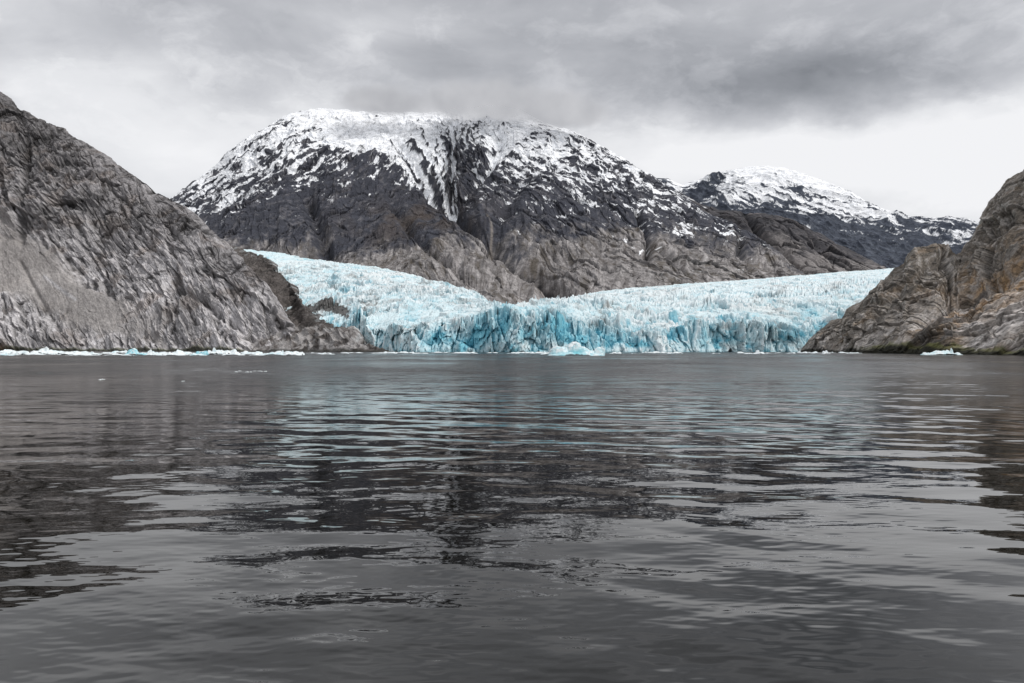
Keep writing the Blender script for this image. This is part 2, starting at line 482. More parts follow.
    for pts, wd, dp in tros:
        dist, _ = seg_dist(ix + wx * .04, iy + wz * .04, pts)
        d -= dp * np.exp(-(dist / wd) ** 2)
    # a spur in front of the funnel, lower middle
    d += 50 * np.exp(-(((ix - 435) / 55) ** 2 + ((iy - 272) / 20) ** 2))
    hi = d - box_blur(d, 5); lo = d - box_blur(d, 22)
    amp = (sstep(-1, 14, dep) * .7 + .3) * np.clip(np.arange(P.shape[0]) / 60., 0, 1)[:, None]
    P = P + N * (d * amp)[..., None]
    # colours
    med = fbm(X_ / 170, Y_ / 170, Z_ / 120, 5, gain=.6)
    fin = fbm(X_ / 40, Y_ / 40, Z_ / 40, 4, gain=.7)
    strk = (fbm(a / 110, b / 20, Y_ / 130, 5, gain=.7) * k + fbm(a2 / 110, b2 / 20, Y_ / 130, 5, gain=.7) * (1 - k)) * 1.3
    vert = fbm(X_ / 26, Z_ / 130, Y_ / 160, 4, gain=.66) * 1.3
    bl = np.interp(ix, [170, 240, 320, 420, 480, 520, 580, 640, 700, 760, 806], [242, 252, 248, 254, 240, 252, 234, 230, 238, 254, 266])
    low = sstep(-12, 12, iy - bl + med * 22 + fin * 8)
    C = np.ones(P.shape, np.float32) * C3(.047, .050, .064)
    C = mixc(C, C3(.125, .122, .134), sstep(.05, .65, strk + fin * .5 + vert * .4) * .8)
    C = mixc(C, C3(.245, .229, .224), low * .85)
    C = mixc(C, C3(.41, .388, .382), low * sstep(.0, .5, fin * .7 + strk * .5 + vert * .5) * .75)
    C = mixc(C, C3(.09, .08, .075), low * sstep(.1, .5, -fin * .7 - vert * .6) * .6)
    C = mixc(C, C3(.075, .055, .04), np.exp(-(((ix - 420) / 65) ** 2 + ((iy - 222) / 20) ** 2)) * sstep(-.35, .2, med) * .65)
    C = mixc(C, C3(.08, .065, .045), sstep(.1, .5, -strk + med * .5) * low * .6)
    C = mixc(C, C3(.03, .03, .034), sstep(8, 34, (-lo * .6 - hi * 1.5) * q) * .8)  # darker colour in the hollows, partly painted shadow, partly lichen and wet
    C = mixc(C, C3(.42, .39, .38), sstep(6, 22, hi * q) * .45 * (.3 + .7 * low))
    for pts, wd in (([(452, 218), (470, 234), (505, 256), (535, 280), (560, 294)], 1.6), ([(488, 222), (492, 240), (505, 256)], 1.4)):
        dist, _ = seg_dist(ix + wx * .03, iy + wz * .03, pts)
        C = mixc(C, C3(.24, .215, .195), np.exp(-(dist / wd) ** 2) * .8)
    # snow: deep near the crest, breaking into flecks lower down, long tongues in the funnel
    line = np.interp(ix, [170, 200, 240, 280, 320, 360, 400, 440, 480, 520, 560, 600, 650, 700, 740], [222, 214, 200, 188, 174, 162, 168, 172, 178, 188, 188, 186, 198, 214, 220])
    streak = (fbm(a2 / 150, b2 / 34, Y / 160, 5, gain=.72)) * (1 - k) + (fbm(a / 170, b / 22, Y / 160, 5, gain=.72)) * k
    streak = streak * 1.35
    depth_in = (line - iy) / 34.0                    # >0 above the snow line
    base_s = np.where(depth_in > 0, depth_in * np.interp(ix, [180, 300, 350, 420, 500, 560, 700], [.38, .40, .62, .66, .55, .42, .40]), depth_in * .62) - .16
    sn = base_s + streak * (1.05 + .35 * k) + fin * .5 + med * .35 - sstep(0, 25, hi) * .5 + sstep(0, 20, -lo) * .25
    # tone it: in the fan snow keeps to the troughs
    sn = sn * (1 - fm) + fm * ((.24 - fan) * 3.2 + fin * .7 + streak * .4 + (176 - iy) / 46)
    for pts, wd, g in (([(398, 142), (420, 172), (436, 192), (441, 205)], 1.7, 2.0), ([(437, 178), (443, 192), (446, 200), (452, 206)], 1.5, 1.8), ([(453, 160), (457, 180), (454, 196), (452, 207)], 1.3, 1.6), ([(490, 165), (472, 188), (462, 200), (450, 210)], 2.3, 2.4),
                       ([(425, 150), (442, 185), (450, 207)], 1.3, 1.3), ([(500, 150), (480, 172)], 3, 1.0),
                       ([(640, 252), (646, 246)], 1.3, 1.8), ([(538, 282), (552, 287)], 1.1, 2.2), ([(185, 205), (198, 209)], 2, 1.6)):
        dist, _ = seg_dist(ix + fin * 3, iy + med * 3, pts)
        sn += g * np.exp(-(dist / wd) ** 2)
    sn += .75 * np.exp(-(((ix - 368) / 48) ** 2 + ((iy - 136) / 20) ** 2) ** 2) + .10 * np.exp(-(((ix - 455) / 40) ** 2 + ((iy - 128) / 18) ** 2))
    spots = sstep(.58, .8, streak + fin * .35) * sstep(-2.0, -.2, depth_in)
    snow = np.clip(sstep(.0, .16, sn - .08) + spots, 0, 1)
    snow *= sstep(-.2, .1, (Z > 0) * 1.0)
    C = mixc(C, C3(.87, .885, .91), snow)
    return structure(grid_mesh('mountain', P, C, far_m), 'broad dark mountain with a snow covered top behind the glacier')


def build_ridge():
    """lower dark shoulder between the main mountain and the far snowy one"""
    px = np.linspace(655, 905, 600)
    ridge = [(655, 184, 5900), (675, 190, 5900), (700, 203, 5850), (720, 210, 5800), (745, 212, 5750), (765, 214, 5700), (785, 218, 5650), (800, 221, 5600), (815, 231, 5500), (830, 239, 5400),
             (845, 248, 5300), (860, 256, 5200), (875, 263, 5100), (885, 268, 5000), (905, 285, 4900)]
    base = [(655, 310, 4300), (905, 305, 4100)]
    back = [(a, b + 60, c + 700) for a, b, c in ridge]
    P = loft(px, [base, ridge, back], [240, 15])
    N = grid_normals(P); ix, iy = bearing(P)
    X, Y, Z = P[..., 0], P[..., 1], P[..., 2]
    a = X * math.cos(R(-34)) + Z * math.sin(R(-34)); b = -X * math.sin(R(-34)) + Z * math.cos(R(-34))
    d = fbm(X / 600, Y / 600, Z / 600, 4) * 60 + facet(a / 260, b / 66, 3, 1.8) * 34 + facet(a / 90, b / 28, 8, 2) * 18 + ridged(X / 120, Z / 140, Y / 150, 4) * 20
    for pts, wd, dp in (([(745, 215), (760, 240), (790, 262), (812, 275)], 4, 90), ([(800, 222), (815, 245), (850, 268)], 3, 40)):
        d -= dp * np.exp(-(seg_dist(ix, iy, pts)[0] / wd) ** 2)
    hi = d - box_blur(d, 5); lo = d - box_blur(d, 20)
    rdg = np.interp(ix, [p[0] for p in ridge], [p[1] for p in ridge])
    P = P + N * (d * (sstep(-1, 12, iy - rdg) * .7 + .3) * np.clip(np.arange(P.shape[0]) / 40., 0, 1)[:, None])[..., None]
    med = fbm(X / 170, Y / 170, Z / 120, 5, gain=.6); fin = fbm(a / 80, b / 25, Y / 60, 4, gain=.6)
    low = sstep(-10, 10, iy - 250 + (ix - 800) * -.15 + med * 22)
    C = np.ones(P.shape, np.float32) * C3(.062, .06, .066)
    C = mixc(C, C3(.12, .112, .115), sstep(0, .5, fin) * .7)
    C = mixc(C, C3(.25, .232, .226), low * .85)
    C = mixc(C, C3(.03, .03, .034), sstep(6, 26, -lo * .6 - hi * 1.5) * .8)  # recess shadow painted in, along with lichen and wetness
    C = mixc(C, C3(.30, .27, .26), sstep(6, 22, hi) * .4)
    sn = fbm(a / 160, b / 28, Y / 120, 4, gain=.6) + med * .3 - (iy - 204) / 22.0 * 1.0 - np.clip(ix - 735, 0, 80) / 50.
    C = mixc(C, C3(.87, .885, .91), sstep(.25, .4, sn))
    return structure(grid_mesh('mountain', P, C, far_m), 'dark bare shoulder between the two snowy mountains')


def build_far():
    px = np.linspace(600, 1120, 1100)
    ridge = [(600, 195, 8200), (640, 182, 8200), (655, 178, 8200), (668, 179, 8200), (682, 186, 8200), (700, 180, 8300), (712, 175, 8300), (725, 170, 8300), (745, 167, 8300), (770, 166, 8300),
             (785, 168, 8300), (800, 173, 8250), (815, 179, 8200), (832, 185, 8150), (850, 192, 8100), (868, 202, 8000), (885, 210, 7950), (905, 216, 7900),
             (925, 218, 7850), (945, 218, 7800), (965, 219, 7750), (978, 223, 7700), (1000, 232, 7600), (1120, 262, 7400)]
    base = [(600, 290, 6200), (1120, 290, 5400)]
    mid = [(600, 235, 7200), (740, 205, 7300), (860, 240, 6600), (980, 250, 6500), (1120, 278, 6200)]
    back = [(a, b + 50, c + 1200) for a, b, c in ridge]
    P = loft(px, [base, mid, ridge, back], [120, 170, 15])
    N = grid_normals(P); ix, iy = bearing(P)
    X, Y, Z = P[..., 0], P[..., 1], P[..., 2]
    a = X * math.cos(R(-22)) + Z * math.sin(R(-22)); b = -X * math.sin(R(-22)) + Z * math.cos(R(-22))
    d = fbm(X / 900, Y / 900, Z / 900, 4) * 130 + ridged(a / 420, b / 110, Y / 400, 4) * 50 + ridged(X / 170, Z / 150, Y / 200, 4) * 30
    hi = d - box_blur(d, 4); lo = d - box_blur(d, 14)
    rdg = np.interp(ix, [p[0] for p in ridge], [p[1] for p in ridge])
    P = P + N * (d * (sstep(-1, 12, iy - rdg) * .75 + .25))[..., None]
    med = fbm(X / 260, Y / 260, Z / 160, 5, gain=.6); fin = fbm(X / 60, Y / 60, Z / 45, 4, gain=.65)
    strk = fbm(a / 260, b / 44, Y / 260, 5, gain=.72) * 1.25
    C = np.ones(P.shape, np.float32) * C3(.062, .072, .095)  # blue of distance haze baked into the rock colour
    C = mixc(C, C3(.12, .135, .165), sstep(0, .5, fin + strk * .5) * .7)
    C = mixc(C, C3(.035, .042, .058), sstep(6, 28, -lo * .6 - hi * 1.5) * .8)  # hollows darkened in the colour for shadow, lichen and wet
    line = np.interp(ix, [650, 690, 720, 760, 800, 840, 880, 920, 975], [192, 198, 205, 208, 212, 215, 222, 228, 232])
    di = (line - iy) / 26.
    sn = np.where(di > 0, di * .8, di * .8) + strk * 1.1 + med * .5 + fin * .35 - sstep(0, 25, hi) * .35
    sn -= .9 * np.exp(-(seg_dist(ix + fin * 6, iy + med * 6, [(690, 200), (712, 190), (722, 178)])[0] / 5) ** 2)
    sn -= .8 * np.exp(-(((ix - 797) / 14) ** 2 + ((iy - 193) / 2.5) ** 2))
    sn -= .8 * np.exp(-(((ix - 788) / 7) ** 2 + ((iy - 208) / 5) ** 2))
    C = mixc(C, C3(.87, .885, .91), sstep(.02, .2, sn - .04))
    return structure(grid_mesh('mountain', P, C, far_m), 'farthest mountain with a snow cap behind the right headland')


# ================================================================== moraine beside the glacier
def build_moraine():
    px = np.linspace(222, 425, 520)
    ridge = [(222, 244, 2100), (235, 247, 2050), (250, 252, 1950), (262, 257, 1850), (275, 268, 1700), (290, 283, 1560), (300, 300, 1330), (306, 309, 1240), (316, 317, 1190), (324, 323, 1130), (334, 327, 1070),
             (343, 329, 1030), (351, 332, 1000), (358, 335, 990), (369, 342, 950), (380, 347, 930), (391, 352, 905), (402, 358, 895), (425, 366, 890)]
    shore = [(222, 351, 1120), (303, 351.6, 1000), (340, 351.9, 930), (380, 352.1, 890), (405, 352.3, 870), (425, 366, 865)]
    under = [(a, b + 8, c * .985) for a, b, c in shore]
    knoll = [(222, 320, 1350), (285, 320, 1250), (300, 325, 1180), (318, 325, 1080), (335, 329, 1030), (351, 337, 965), (369, 345, 925), (391, 353, 885), (405, 362, 880), (425, 368, 878)]
    back = [(a, b + 35, c + 260) for a, b, c in ridge]
    P = loft(px, [under, shore, knoll, ridge, back], [8, 110, 190, 12])
    N = grid_normals(P); ix, iy = bearing(P)
    X, Y, Z = P[..., 0], P[..., 1], P[..., 2]
    a = X * math.cos(R(-25)) + Z * math.sin(R(-25)); b = -X * math.sin(R(-25)) + Z * math.cos(R(-25))
    kn = sstep(-.2, .5, (iy - np.interp(ix, [222, 300, 318, 355, 405], [345, 330, 324, 331, 340])) / 5)
    d = fbm(X / 70, Y / 70, Z / 70, 4) * 13 + fbm(X / 12, Y / 12, Z / 12, 4) * 3.2
    d += ridged(a / 45, b / 10, Y / 30, 3) * 5 * kn + ridged(X / 26, Y / 26, Z / 26, 3) * 4
    hi = d - box_blur(d, 5)
    P = P + N * (d * sstep(-1, 12, Z + 3))[..., None]
    fin = fbm(X / 10, Y / 10, Z / 10, 4, gain=.65); med = fbm(a / 40, b / 9, Y / 30, 4)
    C = np.ones(P.shape, np.float32) * C3(.10, .088, .082)
    C = mixc(C, C3(.19, .17, .16), sstep(.05, .5, fin) * .6)
    C = mixc(C, C3(.05, .045, .042), sstep(.05, .5, fbm(X / 50, Y / 50, Z / 50, 4)) * .6)
    C = mixc(C, C3(.40, .385, .38), kn * sstep(-.35, .3, med + .4 * fin) * .75)
    C = mixc(C, C3(.035, .032, .03), sstep(.8, 3.0, -hi) * .8)  # gaps in the rubble painted dark, as shadow and wet
    edge = sstep(9, 0, (iy - np.interp(ix, [p[0] for p in ridge], [p[1] for p in ridge])))
    C = mixc(C, C3(.45, .48, .49), edge * sstep(.15, .45, fin + med * .5) * .6)
    C = mixc(C, C3(.03, .03, .025), sstep(3.0, 1, Z) * .8)
    return structure(grid_mesh('moraine', P, C, rock_m), 'dark rubble moraine between the left hillside and the glacier')


# ================================================================== glacier
def build_glacier():
    px = np.linspace(226, 905, 1560)
    backl = [(226, 250, 2350), (240, 249, 2300), (270, 252, 2280), (300, 257, 2250), (340, 263, 2200), (370, 267, 2150), (400, 272, 2050), (430, 280, 1950), (450, 285, 1850), (470, 291, 1750),
             (482, 299, 1620), (495, 306, 1520), (515, 309, 1500), (530, 307, 1560), (560, 301, 1750), (600, 292, 2100), (650, 287, 2450), (700, 283, 2750), (760, 279, 3050), (820, 274, 3350), (885, 269, 3700), (905, 268, 3750)]
    front = [(226, 351, 1350), (300, 351, 1180), (360, 351.5, 1010), (400, 352, 920), (440, 352.2, 885), (520, 352.4, 860), (600, 352.4, 880), (700, 352.3, 900), (800, 352.2, 940), (905, 352, 960)]
    top = [(226, 318, 1400), (300, 320, 1240), (350, 324, 1060), (385, 330, 965), (410, 325, 935), (440, 318, 910), (470, 315, 895), (500, 316, 885), (520, 312, 885), (540, 314, 890), (570, 322, 905), (600, 326, 915),
           (640, 330, 925), (680, 331, 930), (720, 325, 930), (760, 328, 940), (800, 331, 965), (850, 325, 1010), (905, 318, 1050)]
    steep = [(226, 290, 1700), (300, 290, 1560), (350, 298, 1330), (400, 304, 1160), (440, 305, 1080), (470, 308, 1020), (500, 313, 985), (520, 312, 985), (560, 311, 1040), (600, 311, 1080),
             (650, 311, 1130), (720, 307, 1180), (800, 303, 1250), (905, 295, 1350)]
    under = [(a, b + 9, c - 2) for a, b, c in front]
    back = [(a, b + 14, c + 120) for a, b, c in backl]
    P = loft(px, [under, front, top, steep, backl, back], [8, 110, 170, 270, 8])
    n0 = 8
    ix, iy = bearing(P)
    X, Y, Z = P[..., 0].copy(), P[..., 1].copy(), P[..., 2].copy()
    rows = np.arange(P.shape[0])[:, None] * np.ones((1, P.shape[1]))
    wallv = np.clip((rows - 8) / 110, 0, 1)                          # 0 at water, 1 at wall top
    onwall = sstep(128, 112, rows)                                   # 1 on the wall
    onfield = 1 - onwall
    # --- seracs
    wx = fbm(X / 60, Y / 60, Z / 60, 3) * 14; wy = fbm(X / 60 + 7, Y / 60, Z / 60, 3) * 14
    f1, f2, rv = voronoi((X + wx) / 15, (Y + wy) / 11)
    g1, g2, rw = voronoi((X + wx * .6) / 6.5 + 40, (Y + wy * .6) / 5.5, 31)
    blocks = (rv - .45) * 12 - sstep(.25, 0, f2 - f1) * 5 + facet((X + wx) / 38, (Y + wy) / 30, 41, 2.2, 0) * 13
    blocks += (rw - .5) * 6 - sstep(.22, 0, g2 - g1) * 2.5
    spike = ridged(X / 10, Y / 22, Z / 10, 4, gain=.65) * 5.5
    calm = sstep(0, 1, (Y - 1500) / 1200)
    zone = np.clip(.7 + 1.3 * fbm(X / 150, Y / 150, Z / 150, 3), .3, 1.7)
    zd = (blocks + spike) * zone * (1 - .45 * calm)
    bands = ridged((X + wx * 2) / 150 + Y / 400, (Y + wy * 2) / 34, X * 0, 3)
    zd += bands * 8 - 3
    zd += facet((X + wx) / 26, (Y + wy) / 60, 51, 2.4, 0) * 9 * onwall + facet((X + wx) / 26, (Y + wy) / 60, 51, 2.4, 0) * 5 * onfield
    zd += fbm(X / 120, Y / 200, Z / 120, 3) * 9
    tw = np.interp(ix, [226, 380, 440, 470, 490, 530, 545, 600, 700, 860], [.4, .7, 1.0, 1.1, .9, .9, 1.1, 1.1, 1.0, .9])
    edge = sstep(40, 0, np.abs(rows - 150))
    zd *= 1 + edge * (tw - 1)
    zd *= np.interp(rows, [300, 500, 558, 570], [1, .8, .35, .3])
    Z2 = Z + zd * onfield * .68 + onwall * wallv ** 2 * zd * .75
    # --- ice wall: buttresses, bays, vertical flutes and slices
    bay = ridged(X / 55, Z / 260, X * 0, 3) * 10 + fbm(X / 110, Z / 300, X * 0 + 5, 2) * 24
    slab = facet((X + fbm(X / 12, Z / 40, X * 0, 2) * 4) / 13, (Z + X * .15) / 30 + 9, 77, 2.4, .12) * 11
    slab += facet((X - Z * .2 + fbm(X / 6, Z / 20, X * 0, 2) * 3) / 5, Z / 11 + 9, 17, 2.4, .08) * 4.2
    slab += facet(X / 2.4, Z / 5 + 9, 18, 2.2, .0) * 1.6 + ridged(X / 14, Z / 50, X * 0, 3) * 4
    fl = fbm(X / 3.0, Z / 14, Y / 30, 3) * 1.4
    out = (bay + slab + fl)
    mv = onwall + sstep(170, 118, rows) * onfield * .5
    P[..., 1] = Y - out * mv * sstep(0, .05, wallv + .05)
    sc_ = P[..., 1] / Y
    P[..., 2] = Z2
    hf = np.where(onwall > .5, out, zd)
    hi = hf - box_blur(hf, 6); lo = hf - box_blur(hf, 25)
    # --- colour
    fin = fbm(X / 7, Y / 12, Z / 7, 4, gain=.65); med = fbm(X / 60, Y / 90, Z / 40, 4); big = fbm(X / 150, Y / 260, Z / 110, 3)
    C = np.ones(P.shape, np.float32) * C3(.70, .83, .865)
    C = mixc(C, C3(.50, .73, .80), sstep(-.1, .5, med + fin * .4) * .6)
    C = mixc(C, C3(.78, .80, .80), sstep(0.05, .5, big + fin * .5) * .6)
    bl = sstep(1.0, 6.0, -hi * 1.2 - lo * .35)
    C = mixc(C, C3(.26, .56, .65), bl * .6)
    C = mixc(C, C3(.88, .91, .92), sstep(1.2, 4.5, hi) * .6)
    # bluer ice low on the wall, deepest in fresh calving scars
    scars = 0
    for cx, cy, wdx, wdy, g in ((590, 338, 30, 13, 1.1), (560, 326, 14, 10, .5), (445, 338, 20, 13, .9), (492, 330, 20, 20, 1.0), (508, 318, 8, 14, .6), (540, 335, 14, 16, .7), (562, 330, 9, 14, .9), (615, 338, 24, 10, .75),
                                (640, 343, 12, 8, .8), (733, 338, 7, 13, 1.0), (703, 343, 6, 9, .7), (790, 338, 16, 12, .8), (770, 330, 16, 8, .5), (810, 314, 16, 8, .5), (350, 300, 10, 6, .0),
                                (335, 280, 8, 5, .5), (470, 343, 20, 8, .6), (680, 345, 20, 6, .45)):
        scars = scars + g * np.exp(-(((ix + fin * 4 - cx) / wdx) ** 2 + ((iy + med * 4 - cy) / wdy) ** 2) * 1.3)
    scars = scars + .75 * sstep(.22, .5, fbm(X / 24, Z / 26, Y / 60 + 9, 3)) * sstep(300, 325, iy) + .4 * sstep(.3, .55, fbm(X / 40, Z / 20, Y / 90 + 4, 3))
    scars = np.clip(scars, 0, 1.0) * (.55 + .45 * sstep(-.3, .3, fbm(X / 14, Z / 30, Y / 40, 3)))
    C = mixc(C, C3(.15, .51, .63), np.clip(scars * 1.15, 0, 1) * .88)
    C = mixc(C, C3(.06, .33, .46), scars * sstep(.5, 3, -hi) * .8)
    C = mixc(C, C3(.10, .33, .40), onwall * sstep(.12, .0, wallv) * .5)
    # dirt bands
    dirt = 0
    for cx, cy, wdx, wdy, g in ((605, 318, 10, 9, 1.0), (592, 326, 10, 5, .7), (368, 303, 22, 9, .7), (340, 310, 20, 8, .6), (320, 290, 20, 16, .35), (400, 340, 14, 8, .6), (560, 315, 20, 4, .35),
                                (640, 300, 45, 4, .5), (760, 290, 50, 4, .45), (840, 300, 20, 16, .5), (480, 290, 30, 6, .4), (410, 290, 40, 6, .3), (700, 320, 40, 6, .35), (650, 286, 30, 2, .4), (830, 330, 20, 14, .4)):
        dirt = dirt + g * np.exp(-(((ix - cx) / wdx) ** 2 + ((iy - cy) / wdy) ** 2))
    dm = sstep(.35, 1.0, np.clip(dirt, 0, 1) * .6 + fbm(X / 11, Z / 20, Y / 30 + 3, 4, gain=.6) * .9 + sstep(0, 4, -hi) * .35)
    C = mixc(C, C3(.22, .21, .195), dm * .8)
    C = mixc(C, C3(.42, .44, .44), sstep(.2, .5, fbm(X / 70 + 8, Y / 40, Z / 30, 4, gain=.65)) * .55)
    fgr = np.exp(-(seg_dist(ix + fin * 4, iy + fin * 3, [(296, 312), (312, 312), (330, 309), (346, 314)])[0] / 4.5) ** 2)
    C = mixc(C, C3(.10, .092, .086), sstep(.3, .6, fgr + fin * .2) * .95)
    crack = sstep(.2, .55, fbm(X / 14 + 2, Z / 9, Y / 60, 4, gain=.65) - .05) * sstep(1.5, 5, -hi)
    C = mixc(C, C3(.16, .26, .30), crack * .5 * onfield)
    root = bpy.data.objects.new('glacier', None); col.objects.link(root)
    root.location = (0, 900, 0)
    thing(root, 'pale blue crevassed glacier ending in an ice wall at the water', 'glacier')
    cut = 120
    off = C3(0, 900, 0)
    grid_mesh('ice_wall', P[:cut + 1] - off, C[:cut + 1], ice_m, parent=root)
    grid_mesh('ice_field', P[cut:] - off, C[cut:], ice_m, parent=root)
    return root


# ================================================================== floating ice
def ice_piece(name, px, py, w, h, seed, blue=.4, lobes=None, depth=None, res=60, dirty=0.0, smooth=1.0):
    """px,py: bearing of the waterline; w,h in metres"""
    D = CAM_Z * F / (py - HOR)
    cx = (px - 512) / F * D
    rs = np.random.RandomState(seed)
    dp = depth or w * (.45 + .3 * rs.rand())
    u = np.linspace(-1, 1, res); v = np.linspace(-1, 1, max(16, int(res * .5)))
    U, V = np.meshgrid(u, v)
    if lobes is None:
        lobes = []
        for i in range(rs.randint(3, 7)):
            lobes.append((rs.uniform(-.7, .7), rs.uniform(-.4, .4), rs.uniform(.18, .5), rs.uniform(.25, 1.0) ** 1.3))
        lobes.append((0, 0, .98, .22 + .1 * rs.rand()))
        m = max(l[3] for l in lobes); lobes = [(a, b, c, d / m) for a, b, c, d in lobes]
    hgt = np.full(U.shape, -.25)
    nz = fbm(U * w / 5 + seed, V * dp / 5, U * 0, 4, gain=.6) * .35
    wu = fbm(U * 2.5 + seed, V * 2.5, U * 0 + 3, 3) * .22; wv = fbm(U * 2.5 + seed, V * 2.5, U * 0 + 8, 3) * .22
    wu = wu * smooth; wv = wv * smooth
    for a, b, c, dd in lobes:
        q = 1 - (((U + wu - a) / c) ** 2 + ((V + wv - b) / (c * 1.3)) ** 2)
        hgt = np.maximum(hgt, np.where(q > 0, dd * np.clip(q, 0, 1) ** .55, -.25))
    nz = nz * smooth
    hgt = hgt + nz * (.35 + .65 * np.clip(hgt, 0, 1)) * (hgt > -.2)
    P = np.stack([U * w / 2 + wu * w * .2, V * dp / 2, hgt * h], -1).astype(np.float32)
    # jaggedness
    P[..., 0] += fbm(P[..., 2] / 1.2 + seed, V * 6, U * 6, 3) * w * .02
    C = np.ones(P.shape, np.float32) * C3(.86, .91, .925)
    fin = fbm(U * 5 + seed, V * 5, hgt * 3, 4)
    C = mixc(C, C3(.33, .66, .74), np.clip(sstep(-.2, .4, fin + blue - .3) * blue * 1.5 + sstep(.3, 0, hgt) * .5 * blue, 0, 1))
    if name == 'iceberg' and w > 30: C = mixc(C, C3(.16, .58, .66), np.exp(-((U - .02) / .22) ** 2) * sstep(.62, .2, hgt) * .9 + .45 * np.exp(-((U + .5) / .2) ** 2) * sstep(.4, .1, hgt))
    C = mixc(C, C3(.10, .50, .62), np.clip(blue - .5, 0, 1) * sstep(.05, .35, fin) * 1.2)
    if dirty: C = mixc(C, C3(.25, .24, .22), sstep(.1, .4, -fin) * dirty)
    o = grid_mesh(name, P, C, berg_m)
    o.location = (cx, D, 0.0)
    return o


def build_ice():
    m = lambda px_, py_: px_ / F * (CAM_Z * F / (py_ - HOR))        # pixels -> metres at that waterline
    T = thing
    T(ice_piece('iceberg', 576, 355.6, m(58, 355.6), m(14.5, 355.6), 3, .42, res=220, depth=17,
                smooth=.45, lobes=[(-.10, .1, .30, .95), (.0, 0, .26, .92), (-.62, 0, .34, .66), (-.42, .1, .3, .6), (.22, .1, .30, .62), (.50, .1, .28, .36), (.80, 0, .18, .60), (.9, 0, .09, .66), (0, .1, .99, .22)]),
      'largest iceberg, rounded pale blue, floating before the glacier wall', 'iceberg')
    T(ice_piece('iceberg', 942, 355.0, m(42, 355.0), m(5.5, 355.0), 8, .35, res=150, depth=9,
                lobes=[(-.2, 0, .5, .7), (.15, 0, .3, .8), (.45, 0, .1, 1.3), (.75, 0, .16, .5), (-.7, 0, .25, .45), (0, 0, .99, .38)]),
      'long low white iceberg in front of the green tide line of the right headland', 'iceberg')
    T(ice_piece('iceberg', 548, 354.4, m(16, 354.4), m(3, 354.4), 21, .2, res=60), 'small white ice lump just left of the largest iceberg', 'iceberg')
    T(ice_piece('iceberg', 137, 355.0, m(26, 355.0), m(6.5, 355.0), 31, .62, res=110), 'pale blue ice lump bulging out of the ice row below the left hillside', 'iceberg')
    T(ice_piece('iceberg', 44, 354.0, m(30, 354.0), m(6.4, 354.0), 35, .12, res=110,
                lobes=[(-.1, 0, .3, .9), (.12, 0, .16, 1.15), (.45, 0, .3, .6), (-.6, 0, .3, .5), (0, 0, .98, .35)]), 'white peaked iceberg near the far left end of the ice row', 'iceberg')
    T(ice_piece('iceberg', 222, 354.4, m(34, 354.4), m(6.5, 354.4), 41, .2, res=120,
                lobes=[(-.45, 0, .13, 1.1), (-.15, 0, .3, .7), (.25, 0, .35, .6), (.65, 0, .25, .75), (0, 0, .98, .4)]), 'white iceberg with small spikes below the right end of the left hillside', 'iceberg')
    T(ice_piece('iceberg', 172, 354.8, m(38, 354.8), m(5.0, 354.8), 46, .15, res=110), 'long smooth white iceberg between the pale blue lump and the spiked iceberg', 'iceberg')
    T(ice_piece('iceberg', 205, 390, m(1, 390), m(.6, 390), 47, .15, res=20) if False else
      ice_piece('iceberg', 200, 354.7, m(18, 354.7), m(3.6, 354.7), 47, .75, res=70), 'small blue ice lump touching the left side of the spiked iceberg', 'iceberg')
    T(ice_piece('iceberg', 758, 353.9, m(13, 353.9), m(3.6, 353.9), 51, .15, res=60), 'small white ice lump against the glacier wall near the headland tip', 'iceberg')
    T(ice_piece('iceberg', 826, 354.0, m(9, 354.0), m(4.0, 354.0), 52, .1, res=50), 'small peaked white ice lump below the tip of the right headland', 'iceberg')
    rs = random.Random(5)
    # ice row below the left hillside
    for i in range(64):
        t = rs.random()
        px = -30 + t * 330; py = rs.choice([353.0, 353.4, 353.8, 354.2, 354.6, 355.2]) + rs.random() * .4
        w = rs.uniform(8, 30); h = rs.uniform(1.2, 3.8)
        T(ice_piece('ice_floe', px, py, m(w, py), m(h, py), 100 + i, rs.choice([.1, .15, .25, .4]), res=60),
          'low white floe in the row of floating ice below the left hillside', 'ice floe', 'ice floes below the left hillside')
    for i in range(30):
        px = 300 + rs.random() * 245; py = 352.7 + rs.random() * .9
        if 300 < px < 380: py += rs.random() * 1.2
        T(ice_piece('ice_floe', px, py, m(rs.uniform(5, 22), py), m(rs.uniform(.5, 1.5), py), 200 + i, .2, res=40),
          'thin white floe drifting before the moraine and left half of the glacier wall', 'ice floe', 'ice floes left of the largest iceberg')
    for i in range(24):
        px = 612 + rs.random() * 245; py = 352.8 + rs.random() * 1.0
        T(ice_piece('ice_floe', px, py, m(rs.uniform(4, 16), py), m(rs.uniform(.5, 1.8), py), 300 + i, .2, res=40),
          'thin white floe drifting between the largest iceberg and the right headland', 'ice floe', 'ice floes right of the largest iceberg')
    for i in range(9):
        px = 236 + i * 3.6 + rs.random() * 2; py = 371 + rs.random() * 1.2
        T(ice_piece('ice_fragment', px, py, m(rs.uniform(2, 4.5), py), m(rs.uniform(.4, 1.0), py), 400 + i, .1, res=24),
          'tiny white ice fragment in the short line on the open water at left', 'ice fragment', 'ice fragments on open water')
    for i, (px, py) in enumerate(((100, 380), (183, 381.5), (103, 379.6))):
        T(ice_piece('ice_fragment', px, py, m(4, py), m(.9, py), 420 + i, .1, res=24),
          'lone tiny ice fragment on the dark water below the left ice row', 'ice fragment', 'lone ice fragments')


